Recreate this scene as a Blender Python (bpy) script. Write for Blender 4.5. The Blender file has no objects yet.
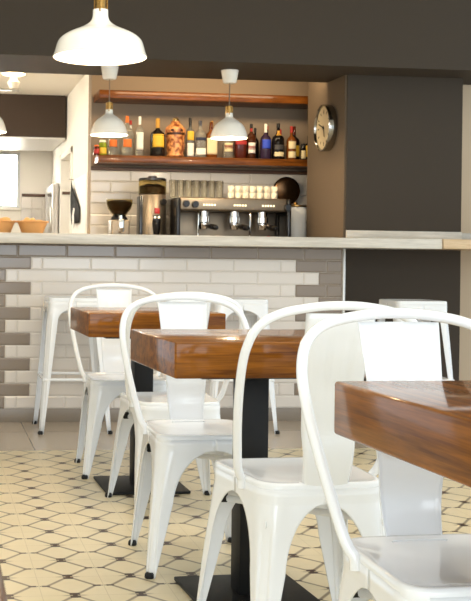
import bpy, bmesh, math, random
from mathutils import Vector, Matrix
PI = math.pi
random.seed(7)
SC = bpy.context.scene
COL = SC.collection

# ------------------------------------------------------------------ materials
def lin(c):
    return tuple(((v/255)/12.92 if v/255 <= .04045 else ((v/255+.055)/1.055)**2.4) for v in c)

def mat(name, rgb, rough=.5, metal=0, coat=0, coatr=.06, trans=0, emit=None, estr=0, spec=.5, ior=1.45, bump=0, bscale=80):
    m = bpy.data.materials.new(name); m.use_nodes = True
    nt = m.node_tree; b = nt.nodes['Principled BSDF']
    b.inputs['Base Color'].default_value = (*lin(rgb), 1)
    b.inputs['Roughness'].default_value = rough
    b.inputs['Metallic'].default_value = metal
    b.inputs['Coat Weight'].default_value = coat
    b.inputs['Coat Roughness'].default_value = coatr
    b.inputs['Transmission Weight'].default_value = trans
    b.inputs['Specular IOR Level'].default_value = spec
    b.inputs['IOR'].default_value = ior
    if emit:
        b.inputs['Emission Color'].default_value = (*lin(emit), 1)
        b.inputs['Emission Strength'].default_value = estr
    # a little procedural unevenness on every surface
    tc = nt.nodes.new('ShaderNodeTexCoord'); nz = nt.nodes.new('ShaderNodeTexNoise')
    nz.inputs['Scale'].default_value = bscale; nz.inputs['Detail'].default_value = 3
    nt.links.new(tc.outputs['Object'], nz.inputs['Vector'])
    if bump:
        bp = nt.nodes.new('ShaderNodeBump'); bp.inputs['Strength'].default_value = bump
        bp.inputs['Distance'].default_value = .002
        nt.links.new(nz.outputs['Fac'], bp.inputs['Height']); nt.links.new(bp.outputs['Normal'], b.inputs['Normal'])
    mr = nt.nodes.new('ShaderNodeMapRange')
    mr.inputs['To Min'].default_value = max(0, rough-.03); mr.inputs['To Max'].default_value = min(1, rough+.03)
    nt.links.new(nz.outputs['Fac'], mr.inputs['Value']); nt.links.new(mr.outputs['Result'], b.inputs['Roughness'])
    return m

def N(nt, typ, **kw):
    n = nt.nodes.new(typ)
    for k, v in kw.items(): setattr(n, k, v)
    return n

def math_node(nt, op, a, b=None, c=None):
    n = N(nt, 'ShaderNodeMath', operation=op)
    for i, v in enumerate((a, b, c)):
        if v is None: continue
        if isinstance(v, (int, float)): n.inputs[i].default_value = v
        else: nt.links.new(v, n.inputs[i])
    return n.outputs[0]

def wood(name, dark, light, scale=(1.2, 14, 14), rough=.25, coat=.5, seed=0.0, spec=.5, coatr=.1):
    """stretched-noise grain running along the object's X axis"""
    m = mat(name, light, rough, coat=coat, spec=spec, coatr=coatr); nt = m.node_tree; b = nt.nodes['Principled BSDF']
    tc = N(nt, 'ShaderNodeTexCoord'); mp = N(nt, 'ShaderNodeMapping')
    mp.inputs['Scale'].default_value = scale; mp.inputs['Location'].default_value = (seed, seed*.7, seed*.3)
    nt.links.new(tc.outputs['Object'], mp.inputs['Vector'])
    n1 = N(nt, 'ShaderNodeTexNoise'); n1.inputs['Scale'].default_value = 3; n1.inputs['Detail'].default_value = 7
    n1.inputs['Distortion'].default_value = .6
    nt.links.new(mp.outputs[0], n1.inputs['Vector'])
    n2 = N(nt, 'ShaderNodeTexNoise'); n2.inputs['Scale'].default_value = 18; n2.inputs['Detail'].default_value = 3
    nt.links.new(mp.outputs[0], n2.inputs['Vector'])
    mix = math_node(nt, 'ADD', math_node(nt, 'MULTIPLY', n1.outputs['Fac'], .7), math_node(nt, 'MULTIPLY', n2.outputs['Fac'], .3))
    cr = N(nt, 'ShaderNodeValToRGB')
    cr.color_ramp.elements[0].position = .36; cr.color_ramp.elements[0].color = (*lin(dark), 1)
    cr.color_ramp.elements[1].position = .62; cr.color_ramp.elements[1].color = (*lin(light), 1)
    nt.links.new(mix, cr.inputs[0]); nt.links.new(cr.outputs[0], b.inputs['Base Color'])
    return m

def floor_material():
    """cement tiles: long hexagon lattice with dark knots, on a warm cream ground"""
    m = mat('patterned_floor_tile', (205, 186, 146), .32, spec=.35); nt = m.node_tree; b = nt.nodes['Principled BSDF']
    g = N(nt, 'ShaderNodeNewGeometry'); sx = N(nt, 'ShaderNodeSeparateXYZ'); nt.links.new(g.outputs['Position'], sx.inputs[0])
    PX, PY, X0, Y0 = .1915, .1878, .3105, 3.309
    def fold(v, o, p):
        t = math_node(nt, 'DIVIDE', math_node(nt, 'SUBTRACT', v, o), p)
        fr = math_node(nt, 'SUBTRACT', math_node(nt, 'FRACT', math_node(nt, 'ADD', t, .5)), .5)
        return math_node(nt, 'MULTIPLY', math_node(nt, 'ABSOLUTE', fr), p)
    a = fold(sx.outputs[0], X0, PX); bb = fold(sx.outputs[1], Y0, PY)
    def below(v, lim, soft=.0012):
        r = N(nt, 'ShaderNodeMapRange'); r.inputs['From Min'].default_value = lim-soft; r.inputs['From Max'].default_value = lim+soft
        r.inputs['To Min'].default_value = 1; r.inputs['To Max'].default_value = 0
        nt.links.new(v, r.inputs['Value']); return r.outputs[0]
    # diagonal from (e,0) to (PX/2,PY/2)
    e, hx, hy = .024, PX/2, PY/2
    dx, dy = hx-e, hy; L = math.hypot(dx, dy)
    dist = math_node(nt, 'ABSOLUTE', math_node(nt, 'SUBTRACT', math_node(nt, 'MULTIPLY', math_node(nt, 'SUBTRACT', a, e), dy/L), math_node(nt, 'MULTIPLY', bb, dx/L)))
    diag = math_node(nt, 'MULTIPLY', below(dist, .0052, .0024), .66)
    bar = math_node(nt, 'MULTIPLY', below(bb, .0064), below(math_node(nt, 'ABSOLUTE', math_node(nt, 'SUBTRACT', a, .020)), .012))
    dot = math_node(nt, 'MULTIPLY', math_node(nt, 'MULTIPLY', below(bb, .0035), below(math_node(nt, 'ABSOLUTE', math_node(nt, 'SUBTRACT', a, .0045)), .0022)), .8)
    ax = math_node(nt, 'SUBTRACT', hx, a); by = math_node(nt, 'SUBTRACT', hy, bb)
    knot = math_node(nt, 'MULTIPLY', below(ax, .0155), below(math_node(nt, 'ABSOLUTE', math_node(nt, 'SUBTRACT', by, .0135)), .0095))
    core = math_node(nt, 'MULTIPLY', below(ax, .0075), below(by, .012))
    wisp = math_node(nt, 'MULTIPLY', math_node(nt, 'MULTIPLY', below(by, .006), below(ax, .032, .008)), .38)
    allm = diag
    for v in (bar, dot, knot, core, wisp): allm = math_node(nt, 'MAXIMUM', allm, v)
    grout = math_node(nt, 'MULTIPLY', math_node(nt, 'MAXIMUM', below(a, .0009, .0005), below(by, .0009, .0005)), .35)
    nz = N(nt, 'ShaderNodeTexNoise'); nz.inputs['Scale'].default_value = 5; nz.inputs['Detail'].default_value = 5
    nt.links.new(g.outputs['Position'], nz.inputs['Vector'])
    base = N(nt, 'ShaderNodeMix', data_type='RGBA'); base.inputs[6].default_value = (*lin((216, 200, 164)), 1); base.inputs[7].default_value = (*lin((232, 218, 186)), 1)
    nt.links.new(nz.outputs['Fac'], base.inputs[0])
    m1 = N(nt, 'ShaderNodeMix', data_type='RGBA'); m1.inputs[7].default_value = (*lin((150, 130, 98)), 1)
    nt.links.new(grout, m1.inputs[0]); nt.links.new(base.outputs[2], m1.inputs[6])
    m2 = N(nt, 'ShaderNodeMix', data_type='RGBA'); m2.inputs[7].default_value = (*lin((58, 36, 24)), 1)
    nt.links.new(allm, m2.inputs[0]); nt.links.new(m1.outputs[2], m2.inputs[6])
    nt.links.new(m2.outputs[2], b.inputs['Base Color'])
    return m

def big_tile_material():
    m = mat('grey_floor_tile', (168, 152, 130), .22, spec=.5); nt = m.node_tree; b = nt.nodes['Principled BSDF']
    g = N(nt, 'ShaderNodeNewGeometry'); br = N(nt, 'ShaderNodeTexBrick')
    br.offset = 0; br.inputs['Scale'].default_value = 1; br.inputs['Brick Width'].default_value = .6; br.inputs['Row Height'].default_value = .6
    br.inputs['Mortar Size'].default_value = .003
    br.inputs['Color1'].default_value = (*lin((192, 176, 156)), 1); br.inputs['Color2'].default_value = (*lin((186, 170, 150)), 1)
    br.inputs['Mortar'].default_value = (*lin((120, 108, 94)), 1)
    mp = N(nt, 'ShaderNodeMapping'); mp.inputs['Location'].default_value = (.1, .37, 0)
    nt.links.new(g.outputs['Position'], mp.inputs[0]); nt.links.new(mp.outputs[0], br.inputs['Vector'])
    nt.links.new(br.outputs['Color'], b.inputs['Base Color'])
    return m

M = {}
M['white_paint'] = mat('white_enamel_metal', (238, 239, 240), .13, coat=.3, spec=.5)
M['floor'] = floor_material()
M['floor2'] = big_tile_material()
M['dark_wall'] = mat('dark_umber_paint', (68, 60, 51), .75, spec=.25, bump=.15, bscale=140)
M['dark_wall2'] = mat('dark_brown_paint', (62, 50, 40), .7, spec=.25)
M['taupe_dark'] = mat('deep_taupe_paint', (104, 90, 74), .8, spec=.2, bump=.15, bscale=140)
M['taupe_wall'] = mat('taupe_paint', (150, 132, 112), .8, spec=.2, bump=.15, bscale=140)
M['cream_wall'] = mat('cream_paint', (214, 200, 176), .8, spec=.2)
M['white_wall'] = mat('white_wall_paint', (236, 231, 220), .8, spec=.2)
M['beige_wall'] = mat('beige_wall_paint', (205, 184, 156), .8, spec=.2)
M['white_tile'] = mat('white_glazed_tile', (222, 213, 203), .12, spec=.5)
M['grey_tile'] = mat('grey_glazed_tile', (140, 126, 112), .12, spec=.5)
M['niche_tile'] = mat('pale_glazed_tile', (206, 198, 186), .15, spec=.5)
M['grout'] = mat('pale_grout', (206, 197, 187), .9)
M['kick'] = mat('grey_kick_tile', (140, 128, 114), .3)
M['dark_trim'] = mat('dark_brown_trim', (84, 58, 40), .5)
M['counter'] = wood('pale_counter_stone', (188, 179, 164), (216, 208, 194), scale=(.8, 9, 9), rough=.3, coat=.1)
M['pale_wood'] = wood('pale_ash_wood', (196, 166, 128), (216, 190, 154), rough=.4, coat=.1)
M['table_wood'] = wood('varnished_brown_wood', (84, 44, 8), (146, 88, 22), scale=(.7, 15, 15), rough=.35, coat=.65, coatr=.08, spec=.04)
M['table_wood'].node_tree.nodes['Principled BSDF'].inputs['Coat IOR'].default_value = 1.36
M['shelf_wood'] = wood('varnished_shelf_wood', (72, 38, 10), (124, 70, 22), rough=.35, coat=.3, seed=3, spec=.1)
M['black_metal'] = mat('black_powder_coat', (20, 19, 18), .5, spec=.3)
M['rubber'] = mat('black_rubber', (16, 16, 16), .6)
M['steel'] = mat('brushed_steel', (190, 184, 172), .28, metal=1)
M['dark_steel'] = mat('dark_machine_steel', (132, 119, 102), .42, metal=.85)
M['chrome'] = mat('polished_chrome', (230, 228, 224), .06, metal=1)
M['brass'] = mat('brass', (176, 138, 78), .28, metal=1)
M['alu'] = mat('aluminium_strip', (205, 202, 196), .35, metal=.6)
M['shade'] = mat('off_white_lamp_enamel', (248, 243, 232), .22, coat=.3)
M['bulb'] = mat('glowing_bulb', (255, 240, 215), .3, emit=(255, 222, 165), estr=14)
M['cord'] = mat('grey_cord', (122, 108, 92), .6)
M['glass'] = mat('clear_glass', (250, 248, 240), .02, trans=1, ior=1.32)
M['thin_glass'] = mat('smoky_glass', (226, 214, 176), .04, trans=1, ior=1.06)
M['china'] = mat('white_china', (240, 230, 205), .2, coat=.3)
M['black_gloss'] = mat('black_plastic', (22, 20, 19), .2)
M['dark_brown'] = mat('dark_coffee_beans', (46, 28, 18), .45, bump=.8, bscale=300)
M['red_led'] = mat('red_lit_display', (120, 20, 16), .3, emit=(255, 40, 24), estr=.22)
M['lit_button'] = mat('lit_buttons', (240, 232, 200), .3, emit=(255, 236, 190), estr=1.0)
M['wicker'] = mat('woven_wicker', (214, 158, 96), .7, bump=1, bscale=220)
M['bread'] = mat('bread_crust', (222, 166, 100), .7, bump=.5, bscale=90)
M['paper'] = mat('white_paper', (240, 238, 232), .7)
M['cloth_black'] = mat('black_cloth', (24, 22, 22), .9, bump=.6, bscale=120)
M['plastic_white'] = mat('white_plastic', (236, 230, 216), .35)
M['bronze'] = mat('dark_bronze_metal', (92, 66, 42), .25, metal=.9)
M['frame_blue'] = mat('pale_window_frame', (206, 208, 206), .4)
M['hood'] = mat('pale_steel_panel', (196, 192, 186), .35, metal=.3)

# ------------------------------------------------------------------ helpers
def link(o, parent=None):
    COL.objects.link(o)
    if parent is not None: o.parent = parent
    return o

def tag(o, label=None, cat=None, group=None, kind=None):
    if label: o['label'] = label
    if cat: o['category'] = cat
    if group: o['group'] = group
    if kind: o['kind'] = kind
    return o

def empty(name, loc, rz=0):
    o = bpy.data.objects.new(name, None); o.empty_display_size = .05
    o.location = loc; o.rotation_euler = (0, 0, rz)
    return link(o)

class MB:
    def __init__(self): self.bm = bmesh.new(); self.mi = 0
    def face(self, vs):
        try: f = self.bm.faces.new(vs)
        except ValueError: return
        f.material_index = self.mi; f.smooth = True
    def box(self, lo, hi, bevel=0, seg=2, mtx=None):
        r = bmesh.ops.create_cube(self.bm, size=1)
        vs = r['verts']
        lo, hi = Vector(lo), Vector(hi)
        for v in vs:
            v.co = Vector((lo[i]+(v.co[i]+.5)*(hi[i]-lo[i]) for i in range(3)))
        fs = {f for v in vs for f in v.link_faces}
        for f in fs: f.material_index = self.mi; f.smooth = False
        if bevel:
            es = list({e for v in vs for e in v.link_edges})
            rr = bmesh.ops.bevel(self.bm, geom=es, offset=bevel, segments=seg, profile=.5, affect='EDGES')
            for f in rr['faces']: f.material_index = self.mi; f.smooth = False
            vs = list({v for f in rr['faces'] for v in f.verts} | {v for v in vs if v.is_valid})
        if mtx is not None:
            for v in vs: v.co = mtx @ v.co
        return self
    def lathe(self, prof, c=(0, 0, 0), seg=24, square=0, mtx=None, caps=True, arc=None):
        """prof: list of (r, z); square>0 makes a rounded-square section; arc=(a0,a1) for a partial turn"""
        c = Vector(c); rings = []
        n = seg+1 if arc else seg
        for r, z in prof:
            ring = []
            for i in range(n):
                a = (arc[0]+(arc[1]-arc[0])*i/seg) if arc else 2*PI*i/seg
                k = 1
                if square:
                    p = 2+square
                    k = 1/((abs(math.cos(a))**p+abs(math.sin(a))**p)**(1/p))
                co = Vector((r*k*math.cos(a), r*k*math.sin(a), z))
                if mtx is not None: co = mtx @ co
                ring.append(self.bm.verts.new(c+co))
            rings.append(ring)
        for A, B in zip(rings, rings[1:]):
            for i in range(n-1 if arc else n):
                j = (i+1) % n
                self.face((A[i], A[j], B[j], B[i]))
        if caps and not arc:
            if prof[0][0] > 1e-5: self.face(list(reversed(rings[0])))
            if prof[-1][0] > 1e-5: self.face(rings[-1])
        return self
    def cyl(self, a, b, r, seg=16, r2=None):
        a, b = Vector(a), Vector(b); d = b-a
        q = d.to_track_quat('Z', 'Y').to_matrix().to_4x4()
        return self.lathe([(r, 0), (r if r2 is None else r2, d.length)], a, seg, mtx=q)
    def tube(self, pts, r, seg=12, flat=None):
        pts = [Vector(p) for p in pts]
        t0 = (pts[1]-pts[0]).normalized()
        up = Vector((0, 0, 1)) if abs(t0.z) < .9 else Vector((0, 1, 0))
        n = (up - t0*up.dot(t0)).normalized(); rings = []
        for i, p in enumerate(pts):
            t = (pts[min(i+1, len(pts)-1)]-pts[max(i-1, 0)]).normalized()
            n = (n - t*n.dot(t)).normalized(); b = t.cross(n)
            rr = r[i] if isinstance(r, (list, tuple)) else r
            rings.append([self.bm.verts.new(p+(n*math.cos(2*PI*k/seg)+b*math.sin(2*PI*k/seg)*(flat or 1))*rr) for k in range(seg)])
        for A, B in zip(rings, rings[1:]):
            for k in range(seg):
                j = (k+1) % seg
                self.face((A[k], A[j], B[j], B[k]))
        self.face(list(reversed(rings[0]))); self.face(rings[-1])
        return self
    def grid(self, rows, closed=False):
        R = [[self.bm.verts.new(p) for p in r] for r in rows]
        for A, B in zip(R, R[1:]):
            n = len(A)
            for i in range(n if closed else n-1):
                j = (i+1) % n
                self.face((A[i], A[j], B[j], B[i]))
        return R
    def build(self, name, mats, parent=None, loc=None, rz=None, sharp=35, solid=0, recalc=True, offset=-1):
        if recalc: bmesh.ops.recalc_face_normals(self.bm, faces=self.bm.faces[:])
        me = bpy.data.meshes.new(name); self.bm.to_mesh(me); self.bm.free()
        for m in (mats if isinstance(mats, (list, tuple)) else [mats]): me.materials.append(m)
        try: me.set_sharp_from_angle(angle=math.radians(sharp))
        except Exception: pass
        o = bpy.data.objects.new(name, me)
        if loc is not None: o.location = loc
        if rz is not None: o.rotation_euler = (0, 0, rz)
        if solid:
            s = o.modifiers.new('thickness', 'SOLIDIFY'); s.thickness = solid; s.offset = offset
        return link(o, parent)

def structure(name, lo, hi, m, label=None, bevel=0):
    o = MB().box(lo, hi, bevel).build(name, m)
    return tag(o, label, None, None, 'structure')

def copy_tree(o, parent=None):
    c = o.copy(); COL.objects.link(c)
    if parent is not None: c.parent = parent
    for ch in list(o.children): copy_tree(ch, c)
    return c

def spline(pts, n=8):
    """Catmull-Rom through pts"""
    P = [Vector(p) for p in pts]; out = []
    for i in range(len(P)-1):
        p0 = P[i-1] if i else P[0]*2-P[1]; p1, p2 = P[i], P[i+1]
        p3 = P[i+2] if i+2 < len(P) else P[i+1]*2-P[i]
        for k in range(n):
            t = k/n
            out.append(.5*((2*p1)+(p2-p0)*t+(2*p0-5*p1+4*p2-p3)*t*t+(3*p1-p0-3*p2+p3)*t**3))
    out.append(P[-1]); return out

def tiles_xz(mb, x0, x1, z0, z1, y, inset=.008, depth=.0035, gap=.0008, face=-1):
    """one bevelled wall tile facing -Y"""
    x0 += gap; x1 -= gap; z0 += gap; z1 -= gap
    if x1-x0 < .004: return
    ix = min(inset, (x1-x0)*.4); iz = inset
    o = [(x0, z0), (x1, z0), (x1, z1), (x0, z1)]
    n = [(x0+ix, z0+iz), (x1-ix, z0+iz), (x1-ix, z1-iz), (x0+ix, z1-iz)]
    A = [mb.bm.verts.new((a, y, b)) for a, b in o]; B = [mb.bm.verts.new((a, y+face*depth, b)) for a, b in n]
    for i in range(4):
        j = (i+1) % 4
        f = mb.bm.faces.new((A[i], A[j], B[j], B[i])); f.material_index = mb.mi
    f = mb.bm.faces.new(B); f.material_index = mb.mi

# ------------------------------------------------------------------ the room
FY = 5.63
structure('floor', (-2.6, -3.2, -.1), (5.2, FY, 0), M['floor'], 'cream cement tile floor with a brown hexagon lattice')
structure('floor_bar', (-2.6, FY, -.1), (5.2, 11.6, 0), M['floor2'], 'plain grey-beige floor tiles along the bar')
SZ = 2.166
structure('wall_soffit', (-2.6, 6.70, SZ), (5.2, 7.35, 3.0), M['dark_wall'], 'dark brown soffit hanging over the bar')
structure('wall_pillar', (2.606, 7.0, 0), (3.384, 7.745, 2.45), M['dark_wall'], 'dark brown pillar at the end of the bar')
# taupe side of the pillar inside the bar niche
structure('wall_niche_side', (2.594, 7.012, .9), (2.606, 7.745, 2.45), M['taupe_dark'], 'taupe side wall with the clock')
XW = 1.108; NY = 8.20
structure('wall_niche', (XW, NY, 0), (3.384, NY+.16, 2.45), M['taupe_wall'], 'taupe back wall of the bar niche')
structure('wall_niche_end', (3.30, 7.745, 0), (3.384, NY, 2.45), M['taupe_wall'])
structure('wall_right', (3.384, 7.25, 0), (5.2, 7.4, 3.0), M['beige_wall'], 'beige wall beyond the dark pillar')
structure('wall_left', (-2.7, -3.2, 0), (-2.6, 7.35, 3.0), M['white_wall'], 'white side wall of the café')
structure('ceiling', (-2.7, -3.2, 3.0), (5.2, 7.5, 3.1), M['white_wall'])
structure('ceiling_bar', (XW, 7.35, 2.45), (3.384, NY+.16, 2.5), M['cream_wall'])
structure('ceiling_kitchen', (-1.0, 7.35, 2.37), (XW, 11.2, 2.43), M['white_wall'], 'white kitchen ceiling')
# tiled lower part of the niche wall under a dark trim
t = MB()
nz = 0
z = .80
while z < 1.60:
    z1 = min(z+.081, 1.607)
    x = XW - (.0 if nz % 2 else .15)
    while x < 3.30:
        tiles_xz(t, max(x, XW+.001), min(x+.30, 3.299), z, z1, NY-.002, inset=.009, depth=.004)
        x += .30
    nz += 1; z = z1
tag(t.build('wall_niche_tiling', M['niche_tile'], sharp=10), 'pale bevelled tiles behind the coffee machine', kind='structure')
structure('trim_1', (XW, NY-.016, 1.608), (3.30, NY, 1.635), M['dark_trim'], 'dark brown strip above the niche tiles', .002)
# passage to the kitchen
structure('wall_passage_front', (XW, NY+.16, 0), (1.27, 9.37, 2.45), M['white_wall'], 'white passage wall with the paper sheet')
structure('wall_passage_back', (XW, 10.13, 0), (1.27, 11.15, 2.45), M['white_wall'])
structure('wall_passage_top', (XW, 9.37, 1.84), (1.27, 10.13, 2.45), M['white_wall'])
structure('wall_store', (2.0, 8.4, 0), (2.1, 11.1, 2.45), M['cream_wall'])
structure('wall_store_back', (1.27, 10.6, 0), (2.0, 10.7, 2.45), M['cream_wall'])
structure('ceiling_store', (1.27, 8.36, 2.45), (2.1, 11.1, 2.5), M['cream_wall'])
d = MB(); d.box((1.27, 9.39, 0), (1.308, 10.07, 1.82), .003)
dr = d.build('door_1', M['frame_blue']); tag(dr, 'grey door leaf in the passage doorway', kind='structure')
dt = MB().box((XW+.004, 10.114, 1.532), (1.27, 10.129, 1.558), .001).build('trim_2', M['dark_trim']); tag(dt, kind='structure')
# doorway casing
c = MB(); c.box((XW-.012, 9.32, 0), (XW, 9.37, 1.89), .002); c.box((XW-.012, 10.13, 0), (XW, 10.18, 1.89), .002); c.box((XW-.012, 9.32, 1.84), (XW, 10.18, 1.89), .002)
tag(c.build('trim_3', M['white_wall']), kind='structure')
# kitchen back wall with its window opening
KY = 11.02; WX0, WX1, WZ0, WZ1 = -.10, .793, 1.442, 1.979
k = MB(); k.box((-1, KY, 0), (WX0, KY+.12, 2.43)); k.box((WX1, KY, 0), (XW, KY+.12, 2.43)); k.box((WX0, KY, 0), (WX1, KY+.12, WZ0)); k.box((WX0, KY, WZ1), (WX1, KY+.12, 2.43))
tag(k.build('wall_kitchen', M['white_wall']), 'white kitchen wall around the window', kind='structure')
t = MB(); z = .8; nz = 0
while z < 1.55:
    x = WX1+.013
    while x < XW:
        tiles_xz(t, x, min(x+.106, XW-.002), z, min(z+.212, 1.553), KY-.001, inset=.004, depth=.003); x += .106
    z += .212
tag(t.build('wall_kitchen_tiling', M['niche_tile'], sharp=10), kind='structure')
structure('trim_4', (WX1+.021, KY-.014, 1.554), (XW-.015, KY, 1.582), M['dark_trim'], 'brown strip above the kitchen tiles', .002)
structure('wall_kitchen_left', (-1.12, 7.35, 0), (-1.0, KY+.12, 2.43), M['white_wall'])
w = MB()
for lo, hi in (((WX0, KY-.01, WZ0), (WX0+.03, KY+.06, WZ1)), ((WX1-.028, KY-.01, WZ0), (WX1, KY+.06, WZ1)), ((WX0+.03, KY-.01, WZ0), (WX1-.028, KY+.06, WZ0+.022)), ((WX0+.03, KY-.01, WZ1-.022), (WX1-.028, KY+.06, WZ1))):
    w.box(lo, hi, .003)
wf = w.build('window_1', M['frame_blue']); tag(wf, 'bright kitchen window with pale frame', kind='structure')
MB().box((WX0+.03, KY+.02, WZ0+.022), (WX1-.028, KY+.026, WZ1-.022)).build('window_pane', M['glass'], wf)
MB().box((WX0-.02, KY-.05, WZ0-.023), (WX1+.017, KY, WZ0), .003).build('window_sill', M['white_wall'], wf)
# dark bulkhead with pale underside in the kitchen
structure('wall_bulkhead', (-1.0, 9.75, 2.003), (XW-.015, 10.83, 2.37), M['dark_wall2'], 'dark bulkhead under the kitchen ceiling')
structure('trim_5', (-1.0, 9.75, 1.99), (XW-.015, 10.86, 2.003), M['hood'], 'pale underside of the dark bulkhead')
# upstand behind the counter on the pillar
structure('trim_6', (2.606, 6.985, 1.105), (3.384, 7.0, 1.165), M['counter'], 'pale stone upstand at the foot of the pillar', .002)
structure('trim_7', (3.384, 7.235, 1.105), (5.2, 7.25, 1.165), M['counter'], None, .002)

# ------------------------------------------------------------------ the bar
bar = empty('bar_counter', (1.0, 6.68, 0))
tag(bar, 'bar front clad in white tiles with grey tile borders', 'bar counter')
BL, BR = -.75, 2.444
def loc(o): o.matrix_parent_inverse = Matrix.Translation(-bar.location); return o
loc(MB().box((BL, 6.605, .0), (BR, 6.75, 1.043)).build('body', M['grout'], bar))
t = MB()
ROW = (1.043-.078)/13
for i in range(13):
    z0 = .078+i*ROW; z1 = z0+ROW
    fromtop = 12-i
    even = fromtop % 2 == 1          # first white row counted from the top grey course
    j0 = .612 if even else .469
    joints = [j0+.288*k for k in range(-6, 8)]
    if fromtop == 0: lo, hi = None, None
    elif even: lo, hi = .548, 2.148
    else: lo, hi = .401, 2.292
    cuts = sorted([v for v in joints if BL < v < BR-.01] + ([lo, hi] if lo else []) + [BL, BR-.004] + ([lo-.288, lo-.576] if lo else []))
    cl = [cuts[0]]
    for v in cuts[1:]:
        if v-cl[-1] > .02 or v in (lo, hi): cl.append(v)
    for a, b in zip(cl, cl[1:]):
        mid = (a+b)/2
        grey = lo is None or mid < lo or mid > hi
        t.mi = 1 if grey else 0
        tiles_xz(t, a, b, z0, z1, 6.604)
loc(t.build('tiled_front', [M['white_tile'], M['grey_tile']], bar, sharp=10))
loc(MB().box((BL, 6.597, 0), (BR, 6.605, .078), .001).build('kickboard', M['kick'], bar))
loc(MB().box((BR-.002, 6.592, 0), (BR+.012, 6.755, 1.043), .002).build('edge_strip', M['alu'], bar))
ct = MB().box((-.75, 6.36, 1.0445), (2.962, 6.985, 1.103), .004).build('countertop', M['counter'])
tag(ct, 'long pale stone countertop along the top of the bar', 'countertop')
ws = MB().box((2.964, 6.35, 1.047), (4.6, 7.235, 1.104), .003).build('wooden_ledge', M['pale_wood'])
tag(ws, 'pale wooden ledge joining the end of the stone counter', 'ledge')
bk = empty('back_counter', (1.95, 7.86, 0)); tag(bk, 'low back counter hidden behind the bar under the coffee machine', 'counter')
MB().box((-.79, -.26, 0), (.63, .30, .885), .003).box((.63, -.09, 0), (.90, .30, .885), .003).build('cabinet', M['white_wall'], bk)
MB().box((-.80, -.28, .886), (.63, .30, .92), .003).box((.63, -.1, .886), (.90, .30, .92), .003).build('worktop', M['steel'], bk)

# ------------------------------------------------------------------ tables
def make_table(cx, cy, w, dpt, label, rz=0, off=0):
    o = empty('cafe_table', (cx, cy, 0), rz); tag(o, label, 'table', 'brown wooden café tables')
    MB().box((-w/2, -dpt/2, .653), (w/2, dpt/2, .75), .006, 3).build('tabletop', M['table_wood'], o)
    MB().box((-.041, -.041+off, .013), (.041, .041+off, .645), .004).build('pole', M['black_metal'], o)
    MB().box((-.2, -.2, .644), (.2, .2, .6525), .002).build('mounting_plate', M['black_metal'], o)
    MB().box((-.175, -.175+off, .0005), (.175, .175+off, .013), .004).build('base_plate', M['black_metal'], o)
    return o
make_table(.903, 3.195, .586, .53, 'square brown wooden table in the middle of the row on a black square foot', math.radians(3), -.02)
make_table(.872, 4.69, .56, .51, 'square brown wooden table closest to the tiled bar', math.radians(1.5), .04)
make_table(1.044, 1.515, .98, .6, 'dark brown wooden table with its thick corner at the right edge of the photo', math.radians(92.6))
tb = make_table(-.301, .55, .70, .70, 'varnished wooden table corner poking into the lower left of the photo', math.radians(90))

# ------------------------------------------------------------------ pressed-steel chairs and stools
def sheet_leg(K, dA, SA, dB, SB, ztop, zarch, z0, Lw, Lf, splay, r0=.045, r1=.012, flute=.0065, nu=14):
    """one pressed-steel corner leg: rows of an L-shaped section that widens into the arches.
    K corner (x,y); dA,dB unit directions along the two sides; SA,SB distance to the middle of each side"""
    K = Vector(K).to_2d() if len(K) == 3 else Vector(K); dA, dB = Vector(dA), Vector(dB)
    out = -(dA+dB).normalized(); rows = []
    zs = [ztop, (ztop+zarch)/2] + [z0+(zarch-z0)*math.sin(PI/2*(1-i/11)) for i in range(12)] + [z0*(1-i/8) for i in range(1, 9)]
    for z in zs:
        t = max(0, min(1, (zarch-z)/zarch)) if z < zarch else 0
        r = r0+(r1-r0)*min(1, t*1.3)
        Kz = K+Vector(splay)*(t**1.0)
        def L(S):
            if z >= zarch: return S
            base = Lw if z >= z0 else Lf+(Lw-Lf)*(z/z0)
            if z <= z0: return base
            a = (S-Lw)*math.sqrt(max(0, 1-((z-z0)/(zarch-z0))**2)); return S-a
        LA, LB = L(SA), L(SB)
        def P(s):
            # rounded corner as an arc joining both sides, s<0 along A, s>0 along B
            sa = abs(s); dd = dA if s < 0 else dB
            if sa >= r: return Kz+dd*sa
            u = (s+r)/(2*r)      # 0..1 along the corner
            pa, pb = Kz+dA*r, Kz+dB*r
            return pa*(1-u)**2+Kz*2*u*(1-u)+pb*u*u
        row = []
        fl = flute*max(0, min(1, (zarch-.03-z)/.06))
        for i in range(2*nu+1):
            c = (i-nu)/nu
            s = c*(LB if c > 0 else LA)
            p = P(s)
            k = max(0, 1-abs(s)/.021) if LA < .12 and LB < .12 else 0
            p = p-out*fl*min(1, k*3.2)
            row.append(Vector((p.x, p.y, z)))
        rows.append(row)
    return rows, K+Vector(splay)

def rounded_outline(corners, radii, n=8):
    """corners ccw; quadratic rounded"""
    out = []; m = len(corners)
    for i, (c, r) in enumerate(zip(corners, radii)):
        c = Vector(c); p = (Vector(corners[i-1])-c).normalized(); q = (Vector(corners[(i+1) % m])-c).normalized()
        for k in range(n+1):
            u = k/n; out.append((c+p*r)*(1-u)**2+c*2*u*(1-u)+(c+q*r)*u*u)
        nx = Vector(corners[(i+1) % m]); a = c+q*r
        b = nx+(c-nx).normalized()*radii[(i+1) % m]
        for k in range(1, 6): out.append(a.lerp(b, k/6))
    return out

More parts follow.
